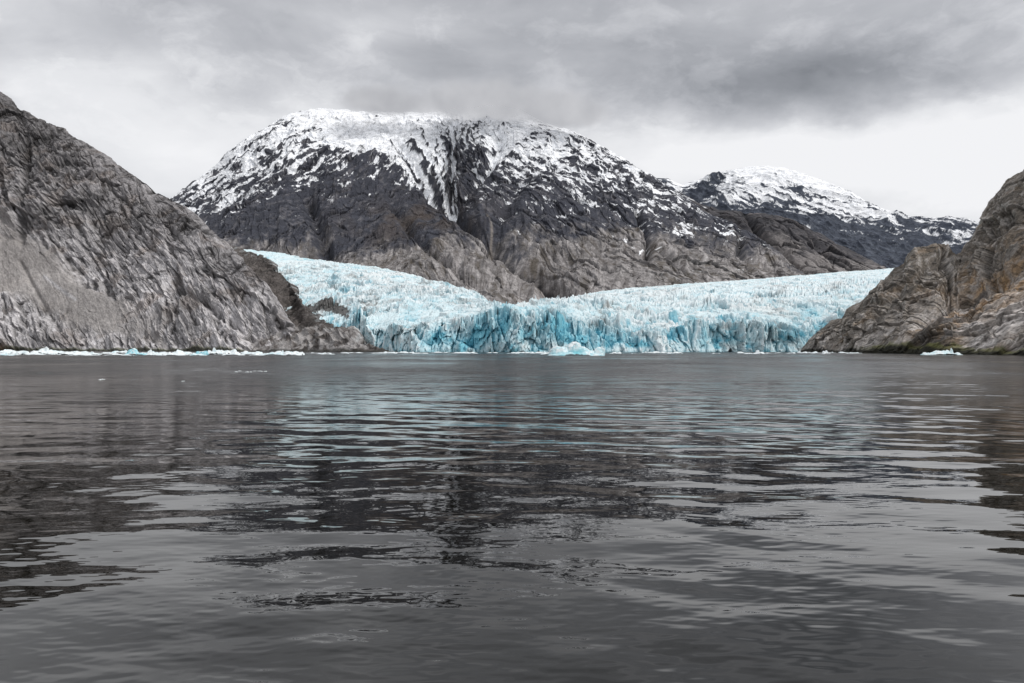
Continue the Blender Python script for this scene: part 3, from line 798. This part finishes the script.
# ================================================================== water
def build_water():
    r0, r1 = 1.2, 9000.0
    rad = [r0]
    while rad[-1] < r1:
        r = rad[-1]
        rad.append(r * (1.0034 if r < 70 else 1.0045 if r < 400 else 1.0045 + (r - 400) / 400 * .01 if r < 2000 else 1.06))
        if r < 7: rad[-1] = r + .06
    rad = np.array(rad)
    th = np.concatenate([np.linspace(-40, 40, 860), np.linspace(42, 318, 60)])
    th = np.radians(th)
    TH, RD = np.meshgrid(th, rad)
    RD = RD.astype(np.float32); TH = TH.astype(np.float32)
    X = RD * np.sin(TH); Y = RD * np.cos(TH)
    dth = np.where(np.abs(((TH + math.pi) % (2 * math.pi)) - math.pi) < R(41), 1.0, 0.0)
    spacing = np.maximum(np.gradient(rad)[:, None] * np.ones_like(RD), RD * R(80) / 860 * .8)
    rs = np.random.RandomState(4)
    Z = np.zeros_like(X)
    lost = np.zeros_like(X)
    # gusts: ruffled and slick patches
    g1 = fbm(X / 34, Y / 60, X * 0 + 2, 3); g2 = fbm(X / 140, Y / 260, X * 0 + 4, 3)
    gust = np.clip(.55 + .9 * g1 * sstep(10, 60, RD) + .8 * g2, .12, 1.6)
    ruffle = np.interp(RD, [0, 12, 20, 30, 45, 70, 120, 300], [.45, .55, .8, 1.0, 1.15, 1.5, 1.9, 2.2]) * gust
    slick = 1 - .8 * np.exp(-(((X - 10) / 9) ** 2 + ((Y - 22) / 9) ** 2))
    wrp = [fbm(X / 11 + 3 * j, Y / 11, X * 0 + j, 2) * 2.2 for j in range(4)]
    # main spectrum, crests lying mostly across the view
    for i in range(120):
        lam = .42 * (14.0 / .42) ** (rs.rand() ** .95)
        main = rs.choice([R(6), R(-14), R(24)], p=[.5, .3, .2])
        an = main + rs.normal() * R(24)
        if lam > 2.5: an = main * .7 + rs.normal() * R(12)
        k = 2 * math.pi / lam
        slope = .0062 * (lam / 1.5) ** .35 if lam < 1.5 else .0062 * (1.5 / lam) ** .3
        amp = slope / k
        kx, ky = k * math.sin(an), k * math.cos(an)
        ph = rs.rand() * 6.283
        f = sstep(2.2, 4.5, lam / spacing) * dth
        rf = .8 * ruffle * slick if lam < 1.0 else (.6 + .4 * ruffle) * (slick * .5 + .5)
        Z += amp * np.sin(kx * X + ky * Y + ph + wrp[i % 4] * min(2.6, 7.0 / lam ** .5 * .5)) * f * rf
        lost += (slope * rf) ** 2 * (1 - f) * .5
    # capillary ripples close by, in patches
    patch = sstep(-.35, .35, fbm(X / 5, Y / 9, X * 0 + 6, 3) + .1) * .8 + .2
    for i in range(56):
        lam = .15 * (.5 / .15) ** rs.rand()
        an = rs.choice([R(10), R(-22)]) + rs.normal() * R(16); k = 2 * math.pi / lam
        f = sstep(2.2, 4.0, lam / spacing) * dth
        Z += .0030 / k * np.sin(k * math.sin(an) * X + k * math.cos(an) * Y + rs.rand() * 6.28 + wrp[i % 4] * 2.2) * f * patch
    # old wake: a train of long low ridges crossing from the right
    cx, cy = 70.0, 95.0
    rr = np.hypot((X - cx) * .42, (Y - cy))
    env = np.exp(-((RD - 44) / 15) ** 2) * np.exp(-((X - 4) / 20) ** 2)
    Z += .016 * np.sin(2 * math.pi * rr / 2.6 + fbm(X / 20, Y / 20, X * 0, 2) * 2.0) * env * dth
    tiny = np.interp(RD, [0, 30, 50, 80, 150, 400, 1500], [.0, .0, .004, .02, .05, .09, .11])
    chop = np.interp(RD, [0, 22, 36, 55, 85, 150, 500], [.0, .0, .012, .038, .09, .20, .29]) * np.clip(gust, .3, 1.4)
    rough = np.clip(np.sqrt(np.clip(tiny ** 2 * gust + .7 * lost, 0, None)), 0, .34)
    Z *= sstep(r0, 3, RD)
    P = np.stack([X, Y, Z], -1)
    m = bpy.data.materials.new('water'); m.use_nodes = True
    t = NT(m.node_tree)
    geo = t.n('ShaderNodeNewGeometry')
    att = t.n('ShaderNodeAttribute', attribute_name='ruffle')
    mp = t.vec('MULTIPLY', geo.outputs['Position'], (1.5, 4.6, 1)).outputs[0]
    n1 = t.n('ShaderNodeTexNoise', ins={0: mp, 'Scale': 1.0, 'Detail': 1.0, 'Roughness': .55}).outputs['Fac']
    pt = t.n('ShaderNodeTexNoise', ins={0: geo.outputs['Position'], 'Scale': .16, 'Detail': 2.0}).outputs['Fac']
    pt = t.n('ShaderNodeMapRange', ins={0: pt, 1: .38, 2: .62, 3: .25, 4: 1.25}).outputs[0]
    b = t.n('ShaderNodeBump', ins={'Strength': 1.0, 'Distance': .0030, 'Height': t.math('MULTIPLY', n1, pt)})
    # chop: facets a metre or so wide, longer across the view than along it
    ch = t.n('ShaderNodeAttribute', attribute_name='chop').outputs['Fac']
    acc = b.outputs[0]
    for sx, sy, g_ in ((1.3, 2.6, .8), (.38, .9, .8), (.11, .22, .6), (.035, .05, .55), (.010, .016, .35)):
        q = t.vec('MULTIPLY', geo.outputs['Position'], (sx, sy, 1)).outputs[0]
        nz = t.n('ShaderNodeTexNoise', ins={0: q, 'Scale': 1.0, 'Detail': 2.0, 'Roughness': .6}).outputs['Color']
        nz = t.vec('MULTIPLY', t.vec('SUBTRACT', nz, (.5, .5, .5)).outputs[0], (g_ * 1.2, g_ * 2.4, 0)).outputs[0]
        sc_ = t.vec('SCALE', nz, (0, 0, 0)); t.nt.links.new(ch, sc_.inputs['Scale'])
        acc = t.vec('ADD', acc, sc_.outputs[0]).outputs[0]
    nn = t.vec('NORMALIZE', acc, (0, 0, 0)).outputs[0]
    p = t.n('ShaderNodeBsdfPrincipled', ins={'Base Color': (.0036, .0032, .0012, 1), 'Roughness': att.outputs['Fac'], 'IOR': 1.42,
                                           'Specular IOR Level': .5, 'Normal': nn})
    # roughness in Principled is squared: feed the square root of slope
    rt = t.math('SQRT', t.math('MULTIPLY', att.outputs['Fac'], .85))
    t.nt.links.new(rt, p.inputs['Roughness'])
    t.n('ShaderNodeOutputMaterial', ins={0: p.outputs[0]})
    o = grid_mesh('water', P[::-1], None, m, smooth=True, wrap=True, attrs={'ruffle': rough[::-1], 'chop': chop[::-1]})
    return structure(o, 'dark rippled fjord water')


# ================================================================== sky and light
SUN_EL, SUN_AZ = 50.0, 112.0      # azimuth clockwise from +Y (the view direction)

def build_sky():
    w = bpy.data.worlds.new('World'); scene.world = w; w.use_nodes = True
    t = NT(w.node_tree)
    sky = t.n('ShaderNodeTexSky', sky_type='NISHITA', sun_disc=False, sun_elevation=R(SUN_EL), sun_rotation=R(SUN_AZ))
    tc = t.n('ShaderNodeTexCoord').outputs['Generated']
    sep = t.n('ShaderNodeSeparateXYZ', ins={0: tc})
    zz = t.math('MAXIMUM', sep.outputs[2], 0.0)
    den = t.math('ADD', zz, .22)
    pl = t.n('ShaderNodeCombineXYZ', ins={0: t.math('DIVIDE', sep.outputs[0], den), 1: t.math('DIVIDE', sep.outputs[1], den), 2: 0.0}).outputs[0]
    na = t.n('ShaderNodeTexNoise', ins={0: pl, 'Scale': 1.1, 'Detail': 7.0, 'Roughness': .52, 'Distortion': .35}).outputs['Fac']
    nb = t.n('ShaderNodeTexNoise', ins={0: t.vec('MULTIPLY', tc, (3.2, 3.2, 7.5)).outputs[0], 'Scale': 1.3, 'Detail': 8.0, 'Roughness': .55, 'Distortion': .4}).outputs['Fac']
    wob = t.n('ShaderNodeTexNoise', ins={0: t.vec('MULTIPLY', tc, (1, 1, 1.7)).outputs[0], 'Scale': 5.0, 'Detail': 6.0, 'Roughness': .55})
    wv = t.vec('SUBTRACT', wob.outputs['Color'], (.5, .5, .5)).outputs[0]
    wv = t.vec('MULTIPLY', wv, (.26, .0, .13)).outputs[0]
    dr = t.vec('ADD', tc, wv).outputs[0]

    def blob(px, py, sx, sy, gain):
        c = np.array([(px - 512) / F, 1.0, (HOR - py) / F]); L = np.linalg.norm(c); c /= L
        q = t.vec('SUBTRACT', dr, tuple(c)).outputs[0]
        q = t.vec('MULTIPLY', q, (F / sx * L, 1.1, F / sy * L)).outputs[0]
        l2 = t.vec('DOT_PRODUCT', q, q).outputs['Value']
        return t.math('MULTIPLY', t.math('EXPONENT', t.math('MULTIPLY', l2, -1.0)), gain)
    v = t.math('MULTIPLY_ADD', t.math('SUBTRACT', na, .5), .50, .725)
    v = t.math('ADD', v, t.math('MULTIPLY', t.math('SUBTRACT', nb, .5), .62))
    for bl in ((860, 75, 170, 42, -.29), (690, 60, 120, 45, -.12), (60, 10, 160, 35, -.02), (330, 60, 110, 28, -.07), (470, 80, 120, 26, -.15), (620, 120, 80, 30, -.05),
               (140, 125, 130, 60, .20), (840, 172, 200, 38, .33), (980, 150, 110, 50, .20), (700, 165, 70, 22, .16), (1000, 35, 50, 22, .10), (560, -150, 700, 115, -.45), (470, 60, 90, 40, -.05), (260, 105, 90, 30, .06),  # wide dark patch above the frame, added to darken the near water
               (1190, 100, 170, 120, .30)):  # bright patch out of view at right, added to brighten the water
        v = t.math('ADD', v, blob(*bl))
    nc = t.n('ShaderNodeTexNoise', ins={0: t.vec('ADD', t.vec('MULTIPLY', tc, (5.0, 5.0, 9.0)).outputs[0], t.vec('MULTIPLY', wob.outputs['Color'], (.9, .9, .9)).outputs[0]).outputs[0], 'Scale': 1.6, 'Detail': 8.0, 'Roughness': .6}).outputs['Fac']
    bil = t.math('ABSOLUTE', t.math('SUBTRACT', nc, .5))
    v = t.math('ADD', v, t.math('MULTIPLY', t.math('SUBTRACT', nc, .5), .42))
    v = t.math('SUBTRACT', v, t.math('MULTIPLY', t.math('SUBTRACT', .12, bil, clamp=True), .4))
    v = t.math('ADD', v, .03)
    # zenith a little brighter than the underside near the horizon
    v = t.math('MAXIMUM', v, .2)
    tint = t.n('ShaderNodeValToRGB', ins={0: v})
    e = tint.color_ramp.elements
    e[0].position = .2; e[0].color = (.20, .208, .225, 1)
    e[1].position = 1.0; e[1].color = (.93, .93, .945, 1)
    for p_, c_ in ((.35, (.322, .332, .356)), (.5, (.455, .464, .492)), (.65, (.60, .607, .635)), (.82, (.82, .825, .845))):
        n = e.new(p_); n.color = (*c_, 1)
    # thin veil of the clear sky behind the overcast
    sk = t.vec('SCALE', sky.outputs[0], (0, 0, 0)); sk.inputs['Scale'].default_value = .10
    add = t.mix(.06, tint.outputs[0], sk.outputs[0])
    bg = t.n('ShaderNodeBackground', ins={0: add, 1: 1.0})
    t.n('ShaderNodeOutputWorld', ins={0: bg.outputs[0]})
    L = bpy.data.lights.new('sun', 'SUN'); L.energy = 2.0; L.angle = R(14); L.color = (1, .97, .93)
    s = bpy.data.objects.new('sun', L); col.objects.link(s)
    s.rotation_euler = (R(90 - SUN_EL), 0, R(180 - SUN_AZ + 0))
    # light comes from azimuth SUN_AZ: rotate so that -Z points away from it
    s.rotation_euler = (R(90 - SUN_EL), 0, -R(SUN_AZ) + math.pi)


def build_cloud():
    """low cloud sitting on the summit, a volume whose glow stands in for scattered daylight"""
    m = bpy.data.materials.new('cloud_vapour'); m.use_nodes = True
    t = NT(m.node_tree)
    tc = t.n('ShaderNodeTexCoord').outputs['Object']
    geo = t.n('ShaderNodeNewGeometry').outputs['Position']
    r = t.vec('LENGTH', tc, (0, 0, 0)).outputs['Value']
    fall = t.n('ShaderNodeMapRange', interpolation_type='SMOOTHSTEP', ins={0: r, 1: .98, 2: .25, 3: 0.0, 4: 1.0}).outputs[0]
    nz = t.n('ShaderNodeTexNoise', ins={0: geo, 'Scale': .0060, 'Detail': 5.0, 'Roughness': .6}).outputs['Fac']
    k = t.n('ShaderNodeMapRange', ins={0: t.math('ADD', nz, t.math('MULTIPLY', fall, .30)), 1: .53, 2: .80, 3: 0.0, 4: 1.0}).outputs[0]
    den = t.math('MULTIPLY', t.math('MULTIPLY', k, fall), .018)
    pv = t.n('ShaderNodeVolumeAbsorption', ins={'Color': (0, 0, 0, 1), 'Density': den})
    n2 = t.n('ShaderNodeTexNoise', ins={0: geo, 'Scale': .0022, 'Detail': 4.0, 'Roughness': .6}).outputs['Fac']
    n2 = t.n('ShaderNodeMapRange', ins={0: n2, 1: .35, 2: .65, 3: 0.0, 4: 1.0}).outputs[0]
    ec = t.mix(n2, (.44, .447, .475, 1), (.63, .635, .66, 1))
    em = t.n('ShaderNodeEmission', ins={'Color': ec, 'Strength': den})  # cloud's own glow, in place of light scattered within it
    ad = t.n('ShaderNodeAddShader', ins={0: pv.outputs[0], 1: em.outputs[0]})
    t.n('ShaderNodeOutputMaterial', ins={'Volume': ad.outputs[0]})
    import bmesh
    for (px, py, D, sx, sy, sz) in ((490, 102, 5330, 760, 500, 150), (565, 112, 5150, 420, 420, 120), (385, 101, 5380, 420, 430, 92)):
        bm = bmesh.new(); bmesh.ops.create_icosphere(bm, subdivisions=4, radius=1.0)
        me = bpy.data.meshes.new('cloud'); bm.to_mesh(me); bm.free(); me.materials.append(m)
        o = bpy.data.objects.new('cloud', me); col.objects.link(o)
        o.location = ray(np.float64(px), np.float64(py), np.float64(D)); o.scale = (sx, sy, sz)
        structure(o, 'low grey cloud hiding the summit')


# ------------------------------------------------------------------ assemble
rock_m = surface_material('weathered_rock', .12, .45, .7, 1.5, angle=-44, stretch=(.5, 1, 2.4))
rock_r = surface_material('weathered_rock_right', .24, .9, 1.0, .9, angle=38, stretch=(.5, 1, 2.4))
far_m = surface_material('mountain_rock_and_snow', .024, .09, .62, 8.0, angle=-12, stretch=(.7, 1, 1.4))
ice_m = surface_material('glacier_ice', .16, .55, .13, 1.2, rough=.55, spec=.4)
berg_m = surface_material('floating_ice', .5, 2.0, .10, .25, rough=.4, spec=.5)

build_sky()
build_water()
build_left()
build_right()
build_moraine()
build_glacier()
build_mountain()
build_ridge()
build_far()
build_ice()
build_cloud()

cam = bpy.data.cameras.new('camera'); co = bpy.data.objects.new('camera', cam); col.objects.link(co)
co.location = (0, 0, CAM_Z); co.rotation_euler = (R(90), 0, 0)
cam.sensor_width = 36; cam.lens = 36 * F / W; cam.shift_y = (HOR - H / 2) / W
cam.clip_start = .1; cam.clip_end = 60000
scene.camera = co
scene.view_settings.view_transform = 'Standard'; scene.view_settings.look = 'None'; scene.view_settings.exposure = 0
scene.cycles.volume_step_rate = 1.0
